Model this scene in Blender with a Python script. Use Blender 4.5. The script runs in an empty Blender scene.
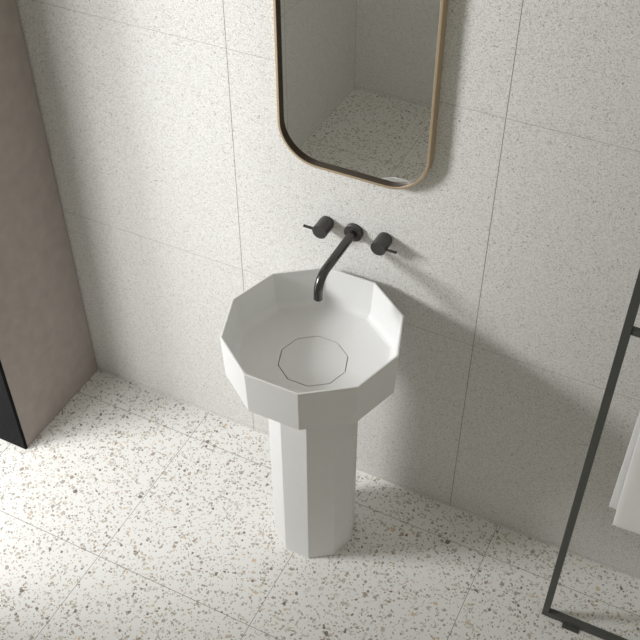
import bpy, bmesh, math, random
from mathutils import Vector, Matrix
random.seed(4)
C = bpy.context.scene.collection
scn = bpy.context.scene

# ---------------------------------------------------------------- camera
cam_d = bpy.data.cameras.new('camera'); cam = bpy.data.objects.new('camera', cam_d); C.objects.link(cam)
cam.location = (1.8284, -1.880, 2.5965)
cam.matrix_world = (Matrix.Translation(cam.location) @ Matrix.Rotation(0.4630, 4, 'Z')
                    @ Matrix.Rotation(0.8152, 4, 'X') @ Matrix.Rotation(-0.0026, 4, 'Z'))
cam_d.sensor_width = 36; cam_d.lens = 1001.45 / 640 * 36; cam_d.clip_start = 0.02
scn.camera = cam

# ---------------------------------------------------------------- world, lights, exposure
w = bpy.data.worlds.new('world'); scn.world = w; w.use_nodes = True
bg = w.node_tree.nodes['Background']
bg.inputs[0].default_value = (1.0, 0.97, 0.85, 1); bg.inputs[1].default_value = 0.43

def area(name, loc, target, sx, sy, power, col=(1, 1, 1)):
    l = bpy.data.lights.new(name, 'AREA'); l.shape = 'RECTANGLE'; l.size = sx; l.size_y = sy
    l.energy = power; l.color = col
    o = bpy.data.objects.new(name, l); C.objects.link(o); o.location = loc
    d = Vector(target) - Vector(loc); o.rotation_euler = d.to_track_quat('-Z', 'Y').to_euler()
    return o

# daylight that comes in through the opening on the left, between the brown return wall and the left wall; the two low lamps are added fill
DAY = (0.985, 0.99, 1.0)
area('fill_low_at_opening', (-0.18, -0.90, 0.85), (0.9, -0.2, 1.0), 0.30, 0.60, 1.7, DAY)  # added fill lamp, more light low down
area('daylight_at_opening', (-0.50, -1.20, 1.62), (0.9, -0.2, 1.0), 0.45, 0.40, 11.5, DAY)
area('daylight_from_window', (-1.20, -1.55, 1.95), (1.1, -0.2, 0.9), 0.65, 0.50, 55.0, DAY)
area('fill_left_wall_low', (-0.35, -1.55, 0.62), (0.7, -0.1, 1.0), 0.35, 0.45, 9.5, DAY)  # added fill lamp that brightens only the lower left wall

vs = scn.view_settings
scn.display_settings.display_device = 'sRGB'
vs.view_transform = 'Standard'; vs.look = 'None'; vs.gamma = 1; vs.exposure = 0.06
vs.use_curve_mapping = False

# ---------------------------------------------------------------- materials
class NT:
    def __init__(s, name):
        s.m = bpy.data.materials.new(name); s.m.use_nodes = True
        s.t = s.m.node_tree; s.b = s.t.nodes['Principled BSDF']
    def n(s, typ, **k):
        x = s.t.nodes.new(typ)
        for a, v in k.items():
            if a.startswith('i_'): x.inputs[int(a[2:])].default_value = v
            else: setattr(x, a, v)
        return x
    def l(s, a, b): s.t.links.new(a, b)
    def math(s, op, a, b=None, c=None):
        x = s.n('ShaderNodeMath', operation=op)
        for i, v in enumerate((a, b, c)):
            if v is None: continue
            if isinstance(v, (int, float)): x.inputs[i].default_value = v
            else: s.l(v, x.inputs[i])
        return x.outputs[0]
    def mix(s, f, a, b):
        x = s.n('ShaderNodeMix', data_type='RGBA')
        if isinstance(f, (int, float)): x.inputs[0].default_value = f
        else: s.l(f, x.inputs[0])
        for i, v in ((6, a), (7, b)):
            if isinstance(v, tuple): x.inputs[i].default_value = v if len(v) == 4 else v + (1,)
            else: s.l(v, x.inputs[i])
        return x.outputs[2]
    def ramp(s, f, stops, interp='CONSTANT'):
        x = s.n('ShaderNodeValToRGB'); r = x.color_ramp; r.interpolation = interp
        while len(r.elements) < len(stops): r.elements.new(1)
        for e, (p, c) in zip(r.elements, stops): e.position = p; e.color = c + (1,)
        s.l(f, x.inputs[0]); return x.outputs[0]

def plane_coords(t, ax0, ax1):
    g = t.n('ShaderNodeNewGeometry'); sp = t.n('ShaderNodeSeparateXYZ'); t.l(g.outputs['Position'], sp.inputs[0])
    u, v = sp.outputs[ax0], sp.outputs[ax1]
    cb = t.n('ShaderNodeCombineXYZ'); t.l(u, cb.inputs[0]); t.l(v, cb.inputs[1])
    return u, v, cb.outputs[0]

def grout(t, u, off, step, half):
    a = t.math('DIVIDE', t.math('SUBTRACT', u, off), step)
    f = t.math('FRACT', t.math('ADD', a, 0.5))
    d = t.math('MULTIPLY', t.math('ABSOLUTE', t.math('SUBTRACT', f, 0.5)), step)
    return t.math('LESS_THAN', d, half)

def chips(t, vec, scale, edge, prob, stops, warp=0.12, off=0.0, round_=0.52):
    """polygonal stone chips: returns (mask, colour)"""
    mp = t.n('ShaderNodeMapping'); mp.inputs['Location'].default_value = (off, off * .7, 0)
    t.l(vec, mp.inputs[0])
    nz = t.n('ShaderNodeTexNoise'); nz.inputs['Scale'].default_value = scale * 1.6; t.l(mp.outputs[0], nz.inputs['Vector'])
    sc = t.n('ShaderNodeVectorMath', operation='MULTIPLY_ADD')
    t.l(nz.outputs['Color'], sc.inputs[0]); sc.inputs[1].default_value = (warp / scale,) * 3; t.l(mp.outputs[0], sc.inputs[2])
    v1 = t.n('ShaderNodeTexVoronoi', voronoi_dimensions='2D', feature='F1'); v1.inputs['Scale'].default_value = scale
    v2 = t.n('ShaderNodeTexVoronoi', voronoi_dimensions='2D', feature='DISTANCE_TO_EDGE'); v2.inputs['Scale'].default_value = scale
    t.l(sc.outputs[0], v1.inputs['Vector']); t.l(sc.outputs[0], v2.inputs['Vector'])
    s = t.n('ShaderNodeSeparateColor'); t.l(v1.outputs['Color'], s.inputs[0])
    pick = t.math('LESS_THAN', s.outputs[0], prob)
    e = t.math('MULTIPLY_ADD', s.outputs[2], edge * 1.2, edge * 0.5)
    m = t.math('MULTIPLY', t.math('GREATER_THAN', v2.outputs['Distance'], e), pick)
    m = t.math('MULTIPLY', t.math('LESS_THAN', v1.outputs['Distance'], round_), m)
    return m, t.ramp(s.outputs[1], stops)

def terrazzo_floor():
    t = NT('floor_terrazzo'); u, v, vec = plane_coords(t, 0, 1)
    col = (0.78, 0.765, 0.725, 1)
    n = t.n('ShaderNodeTexNoise'); n.inputs['Scale'].default_value = 300; t.l(vec, n.inputs['Vector'])
    col = t.mix(n.outputs[0], (0.785, 0.778, 0.752), (0.745, 0.738, 0.712))
    A = (.50, .45, .39); B = (.38, .325, .27); D = (.22, .19, .165); E_ = (.60, .49, .37); F = (.60, .57, .52); G = (.40, .37, .33)
    for sc, ed, pr, of in ((230, .10, .10, 3.1), (150, .09, .16, 1.7), (100, .10, .14, 5.3), (66, .14, .07, 9.9)):
        m, c = chips(t, vec, sc, ed, pr, [(0, F), (.25, A), (.5, B), (.66, G), (.84, E_), (.92, D)], off=of)
        col = t.mix(m, col, c)
    g = t.math('MAXIMUM', grout(t, u, 0.4606, 0.5224, .0009), grout(t, v, -0.1198, 0.524, .0009))
    col = t.mix(g, col, (.26, .23, .20))
    t.l(col, t.b.inputs['Base Color']); t.b.inputs['Roughness'].default_value = .55
    t.b.inputs['Specular IOR Level'].default_value = .3
    bp = t.n('ShaderNodeBump'); bp.inputs['Strength'].default_value = .5; bp.inputs['Distance'].default_value = .001
    t.l(t.math('SUBTRACT', 1.0, g), bp.inputs['Height']); t.l(bp.outputs[0], t.b.inputs['Normal'])
    return t.m

def terrazzo_wall(name, ax, off):
    t = NT(name); u, v, vec = plane_coords(t, ax, 2)
    n = t.n('ShaderNodeTexNoise'); n.inputs['Scale'].default_value = 260; n.inputs['Detail'].default_value = 4; t.l(vec, n.inputs['Vector'])
    col = t.mix(t.ramp(n.outputs[0], [(0.35, (0, 0, 0)), (.65, (1, 1, 1))], 'LINEAR'), (0.68, 0.675, 0.65), (0.77, 0.768, 0.75))
    P = [(0, (.53, .52, .49)), (.35, (.59, .575, .545)), (.7, (.47, .455, .425)), (.95, (.32, .30, .28))]
    Z = [(0, (.36, .34, .31)), (.5, (.46, .43, .39))]
    Q = [(0, (.80, .79, .77)), (.5, (.50, .49, .46)), (.8, (.42, .40, .37))]
    for sc, ed, pr, of, st in ((560, .05, .34, 2.2, P), (330, .07, .26, 4.1, P), (190, .18, .025, 8.4, Z)):
        m, c = chips(t, vec, sc, ed, pr, st, off=of)
        col = t.mix(m, col, c)
    g = t.math('MAXIMUM', grout(t, u, off, 0.7075, .0010), t.math('MULTIPLY', grout(t, v, 0.7128, 0.7010, .0009), .55))
    col = t.mix(g, col, (.25, .24, .22))
    t.l(col, t.b.inputs['Base Color']); t.b.inputs['Roughness'].default_value = .6
    t.b.inputs['Specular IOR Level'].default_value = .3
    bp = t.n('ShaderNodeBump'); bp.inputs['Strength'].default_value = .4; bp.inputs['Distance'].default_value = .001
    t.l(t.math('SUBTRACT', 1.0, g), bp.inputs['Height']); t.l(bp.outputs[0], t.b.inputs['Normal'])
    return t.m

def plain(name, col, rough=.5, metal=0, spec=.5, noise=0.0, nscale=40, bump=0.0, bscale=600):
    t = NT(name); b = t.b
    b.inputs['Roughness'].default_value = rough; b.inputs['Metallic'].default_value = metal
    b.inputs['Specular IOR Level'].default_value = spec
    tc = t.n('ShaderNodeTexCoord')
    nz = t.n('ShaderNodeTexNoise'); nz.inputs['Scale'].default_value = nscale; nz.inputs['Detail'].default_value = 6
    t.l(tc.outputs['Object'], nz.inputs['Vector'])
    f = t.ramp(nz.outputs[0], [(.3, (0, 0, 0)), (.7, (1, 1, 1))], 'LINEAR')
    t.l(t.mix(f, tuple(c * (1 - noise) for c in col), tuple(min(1, c * (1 + noise)) for c in col)), b.inputs['Base Color'])
    if bump:
        n2 = t.n('ShaderNodeTexNoise'); n2.inputs['Scale'].default_value = bscale; t.l(tc.outputs['Object'], n2.inputs['Vector'])
        bp = t.n('ShaderNodeBump'); bp.inputs['Strength'].default_value = bump; bp.inputs['Distance'].default_value = .001
        t.l(n2.outputs[0], bp.inputs['Height']); t.l(bp.outputs[0], b.inputs['Normal'])
    return t.m

M_floor = terrazzo_floor()
M_wall = terrazzo_wall('wall_terrazzo', 0, 0.6387)
M_wall_s = terrazzo_wall('wall_terrazzo_side', 1, -2.21)
M_clay = plain('brown_plaster', (.355, .315, .288), .85, spec=.1, noise=.07, nscale=22, bump=.25, bscale=250)
M_black = plain('black_gloss_metal', (.003, .003, .004), .25, spec=.5)
M_black.node_tree.nodes['Principled BSDF'].inputs['IOR'].default_value = 1.12
M_stone = plain('white_solid_surface', (.755, .755, .748), .5, spec=.35, noise=.01)
M_dark = plain('gap_shade', (.06, .06, .055), .7)  # dark colour standing in for the shade inside gaps
M_gun = plain('gunmetal', (.10, .097, .095), .25, metal=.9, noise=.05)
M_gunmatte = plain('gunmetal_brushed', (.085, .082, .08), .42, metal=.6, noise=.08, nscale=300)
M_brass = plain('brushed_brass', (.50, .39, .26), .45, metal=.55, noise=.06, nscale=200)
M_inner = plain('brass_shaded_edge', (.05, .035, .022), .5, metal=.4)  # inner side of the brass frame, its shade painted into the colour
M_glass = plain('mirror_silver', (.90, .90, .88), .0, metal=1)
M_frame = plain('graphite_powder_coat', (.078, .080, .075), .42, spec=.4, noise=.05, nscale=300)
M_towel = plain('white_towel_cloth', (.92, .92, .915), .95, spec=.1, noise=.02, nscale=500, bump=.6, bscale=900)

# ---------------------------------------------------------------- mesh helpers
def obj(name, bm, mat, parent=None, smooth=False):
    bmesh.ops.recalc_face_normals(bm, faces=bm.faces)
    me = bpy.data.meshes.new(name); bm.to_mesh(me); bm.free()
    for m in (mat if isinstance(mat, (list, tuple)) else [mat]): me.materials.append(m)
    if smooth:
        for p in me.polygons: p.use_smooth = True
    o = bpy.data.objects.new(name, me); C.objects.link(o)
    if parent: o.parent = parent; o.location = -parent.location   # meshes are written in world coordinates
    return o
def bevel(o, wd, seg=2):
    b = o.modifiers.new('bevel', 'BEVEL'); b.width = wd; b.segments = seg; b.limit_method = 'ANGLE'; b.angle_limit = math.radians(25)
    b.harden_normals = False
    return o
def autosmooth(o, ang=35):
    me = o.data
    for p in me.polygons: p.use_smooth = True
    me.set_sharp_from_angle(angle=math.radians(ang))
    return o
def box(bm, x0, x1, y0, y1, z0, z1):
    v = [bm.verts.new((x, y, z)) for x in (x0, x1) for y in (y0, y1) for z in (z0, z1)]
    for f in ((0, 1, 3, 2), (4, 6, 7, 5), (0, 4, 5, 1), (2, 3, 7, 6), (0, 2, 6, 4), (1, 5, 7, 3)):
        bm.faces.new([v[i] for i in f])
    return bm
def bxo(name, dims, mat, parent=None, bev=0):
    o = obj(name, box(bmesh.new(), *dims), mat, parent)
    if bev: bevel(o, bev)
    return o
def thing(name, label, cat, loc, group=None):
    o = bpy.data.objects.new(name, None); C.objects.link(o); o.location = loc; o.empty_display_size = .1
    o['label'] = label; o['category'] = cat
    if group: o['group'] = group
    return o
def struct(o): o['kind'] = 'structure'; return o
def rings(bm, rs, cap0=True, cap1=True):
    L = [[bm.verts.new(p) for p in r] for r in rs]; n = len(L[0])
    for a, b in zip(L, L[1:]):
        for i in range(n): bm.faces.new((a[i], a[(i + 1) % n], b[(i + 1) % n], b[i]))
    if cap0: bm.faces.new(L[0][::-1])
    if cap1: bm.faces.new(L[-1])
    return L
def cyl_y(bm, x, z, prof, n=48):   # profile (radius, y) turned about an axis along y
    return rings(bm, [[(x + r * math.cos(2 * math.pi * k / n), y, z + r * math.sin(2 * math.pi * k / n)) for k in range(n)] for r, y in prof])
def tube(bm, pts, r, n=28, inner=None):
    pts = [Vector(p) for p in pts]; rs = []; up = None
    for i, p in enumerate(pts):
        t = (pts[min(i + 1, len(pts) - 1)] - pts[max(i - 1, 0)]).normalized()
        if up is None: up = Vector((1, 0, 0)) if abs(t.x) < .9 else Vector((0, 0, 1))
        s = t.cross(up).normalized(); q = s.cross(t).normalized(); up = q
        rs.append([p + r * (math.cos(2 * math.pi * k / n) * s + math.sin(2 * math.pi * k / n) * q) for k in range(n)])
    if inner:   # open mouth at the end: rim, bore, bore end
        t = (pts[-1] - pts[-2]).normalized(); last = rs[-1]; c = pts[-1]
        rs.append([c + (v - c) * inner for v in last])
        rs.append([c + (v - c) * inner - t * .012 for v in last])
    return rings(bm, rs)

# ---------------------------------------------------------------- the room
X0, X1, Y1, H = 0.0, 3.2, -2.22, 3.2
struct(bxo('floor', (-1.6, X1, Y1, 0.0, -0.05, 0.0), M_floor))
struct(bxo('wall_back', (-1.6, X1, 0.0, 0.12, -0.05, H), M_wall))
struct(bxo('wall_front', (-1.6, X1, Y1 - 0.12, Y1, -0.05, H), M_wall))
struct(bxo('wall_left', (-0.12, 0.0, Y1, -1.12, 0.0, H), M_wall_s))
# the brown plastered return wall beside the basin, its end clad in black metal
struct(bxo('wall_left_return', (-0.30, 0.0, -0.400, -0.004, 0.003, H), M_clay))
struct(bxo('gap_shade_core', (-0.30, -0.005, -0.399, 0.0, 0.0, H), M_dark))  # recessed dark core added so the wall's joints read as shadow gaps
struct(bxo('trim_1', (-0.30, 0.001, -0.412, -0.400, 0.0, H), M_black, bev=.002))

# ---------------------------------------------------------------- washbasin
CX, CY, ZR = 0.9947, -0.2503, 0.85
def deca(r, z): return [(CX + r * math.cos(math.radians(36 * k)), CY + r * math.sin(math.radians(36 * k)), z) for k in range(10)]
ZB = 0.7145
basin = thing('pedestal_washbasin', 'white decagonal washbasin on a faceted pedestal column standing against the tiled wall', 'washbasin', (CX, CY, 0))
bm = bmesh.new()
ZF, ZD = 0.7345, 0.7270
fil = [deca(.2215 - .024 * (1 - math.cos(math.radians(t))), ZF + .026 - .026 * math.sin(math.radians(t))) for t in (0, 18, 36, 54, 72, 90)]
rings(bm, [deca(.2300, ZB), deca(.2355, ZR), deca(.2300, ZR)] + fil + [deca(.0935, ZD), deca(.0935, ZD - .006)])
bowl = bevel(obj('bowl', bm, M_stone, basin), .0012, 2)
bm = bmesh.new(); rings(bm, [deca(.1254, 0), deca(.1254, ZB)])
bevel(obj('pedestal', bm, M_stone, basin), .0012, 2)
bm = bmesh.new(); rings(bm, [deca(.0930, ZD - .0058), deca(.0930, ZD - .0050)])
obj('drain_gap_shade', bm, M_dark, basin)['label'] = 'dark decagonal disc painting the shade of the gap around the drain cover'  # painted shade at the bottom of the drain gap
bm = bmesh.new(); rings(bm, [deca(.0912, ZD - .0050), deca(.0912, ZD)])
bevel(obj('drain_cover', bm, M_stone, basin), .0004, 1)

# ---------------------------------------------------------------- wall mounted tap
TX, TZ = 0.9915, 0.977
tap = thing('wall_mounted_tap', 'gunmetal wall mounted tap with bent spout and two round handles above the basin', 'tap', (TX, 0, TZ))
bm = bmesh.new(); cyl_y(bm, TX, TZ, [(.0255, 0), (.0255, -.0115), (.0245, -.0125), (.0, -.0125)][:3])
autosmooth(obj('spout_flange', bm, M_gunmatte, tap))
pts = [(TX, -.010, TZ), (TX, -.08, TZ)]
bend_r, yend, zend = .045, -.2125, .913
a_max = math.radians(84)
y0 = yend + bend_r
for i in range(15):
    a = math.radians(90) * i / 14
    pts.append((TX, y0 - bend_r * math.sin(a), TZ - bend_r * (1 - math.cos(a))))
pts.append((TX, yend, zend))
bm = bmesh.new(); tube(bm, pts, .0119, 32, inner=.8)
autosmooth(obj('spout', bm, M_gun, tap), 50)
for s, hx, hz in ((-1, .9125, .9800), (1, 1.0785, .984)):
    bm = bmesh.new()
    cyl_y(bm, hx, hz, [(.0195, 0), (.0195, -.006), (.0208, -.0065), (.0208, -.0480), (.0200, -.0490)])
    h = autosmooth(obj('handle', bm, M_gunmatte, tap))
    bm = bmesh.new(); tube(bm, [(hx + s * .019, -.041, hz), (hx + s * .049, -.041, hz)], .0039, 16)
    lv = autosmooth(obj('lever', bm, M_gun)); lv.parent = h

# ---------------------------------------------------------------- mirror
MX0, MX1, MZ0, MZ1, MR = .789, 1.190, 1.163, 1.95, .108
def rrect(d, y, n=20):
    P = []
    r = MR - d
    for cx, cz, a0 in ((MX1 - MR, MZ1 - MR, 0), (MX0 + MR, MZ1 - MR, 90), (MX0 + MR, MZ0 + MR, 180), (MX1 - MR, MZ0 + MR, 270)):
        for i in range(n + 1):
            a = math.radians(a0 + 90 * i / n); P.append((cx + r * math.cos(a), y, cz + r * math.sin(a)))
    return P
mir = thing('wall_mirror', 'tall wall mirror with rounded corners and thin brass frame above the tap', 'mirror', ((MX0 + MX1) / 2, 0, MZ0))
bm = bmesh.new()
L = [[bm.verts.new(p) for p in rrect(d, y)] for d, y in ((0, -.001), (0, -.029), (.001, -.030), (.0060, -.030), (.0068, -.029), (.0068, -.001))]
n = len(L[0])
for j in range(6):
    a, b = L[j], L[(j + 1) % 6]
    for i in range(n):
        f = bm.faces.new((a[i], a[(i + 1) % n], b[(i + 1) % n], b[i]))
        if j == 4: f.material_index = 1  # inner side takes the painted shade
autosmooth(obj('frame', bm, [M_brass, M_inner], mir))
bm = bmesh.new(); rings(bm, [rrect(.0068, -.002), rrect(.0068, -.018)])
obj('glass', bm, M_glass, mir)

# ---------------------------------------------------------------- towel stand and towel
RX, RY, S = 1.7285, -.230, .0095
RX2 = 2.26
st = thing('towel_stand', 'dark grey square tube towel stand on the floor with crossbar', 'towel stand', ((RX + RX2) / 2, RY, 0))
def bar(name, d): return bxo(name, d, M_frame, st, bev=.0012)
ZT, ZL = 1.62, .003
bar('upright', (RX - S, RX + S, RY - S, RY + S, ZL, ZT))
bar('upright', (RX2 - S, RX2 + S, RY - S, RY + S, ZL, ZT))
bar('bottom_bar', (RX + S, RX2 - S, RY - S, RY + S, ZL, ZL + 2 * S))
bar('top_bar', (RX + S, RX2 - S, RY - S, RY + S, ZT - 2 * S, ZT))
RZ = 1.135
bar('crossbar', (RX + S, RX2 - S, RY - .0075, RY + .0075, RZ - .0075, RZ + .0075))
for fx in (RX + .078, RX2 - .078):
    bxo('foot_plate', (fx - .024, fx + .024, RY - .023, RY + .0085, 0, .0028), M_frame, st)

# towel: one cloth folded over the crossbar, its back fall shorter and set further left
def towel():
    bm = bmesh.new()
    nu, nv = 26, 60
    grid = []
    for i in range(nu + 1):
        u = i / nu; row = []
        for j in range(nv + 1):
            v = j / nv          # 0 = front hem, 1 = back hem
            zf, zb, rr = .515, .540, .0150
            lf, lb, la = RZ - zf, RZ - zb, math.pi * rr
            s = v * (lf + la + lb)
            if s < lf: y, z, k = RY - rr, zf + s, 0
            elif s < lf + la:
                a = (s - lf) / rr; y, z, k = RY - rr * math.cos(a), RZ + rr * math.sin(a), a / math.pi
            else: y, z, k = RY + rr, RZ - (s - lf - la), 1
            x0 = RX + .096 - .022 * k + .012 * (1 - k) * max(0, min(1, (z - .52) / .5)) * -1; x1 = RX + .43 - .008 * k
            hang = max(0, min(1, (RZ - z) / .5))
            wob = .004 * hang * math.sin(u * 9 + (0 if k < .5 else 2)) + .002 * hang * math.sin(u * 23 + 1)
            sgn = -1 if k < .5 else 1
            row.append(bm.verts.new((x0 + (x1 - x0) * u, y + sgn * (abs(wob) * .6 - .002 * hang), z + .003 * math.sin(u * 6) * (1 if s < lf * .2 else 0))))
        grid.append(row)
    for i in range(nu):
        for j in range(nv): bm.faces.new((grid[i][j], grid[i + 1][j], grid[i + 1][j + 1], grid[i][j + 1]))
    return bm
tw = obj('towel', towel(), M_towel, smooth=True)
so = tw.modifiers.new('thickness', 'SOLIDIFY'); so.thickness = .006; so.offset = 0
bevel(tw, .0015, 2)
tw['label'] = 'white towel folded over the crossbar of the dark towel stand'; tw['category'] = 'towel'
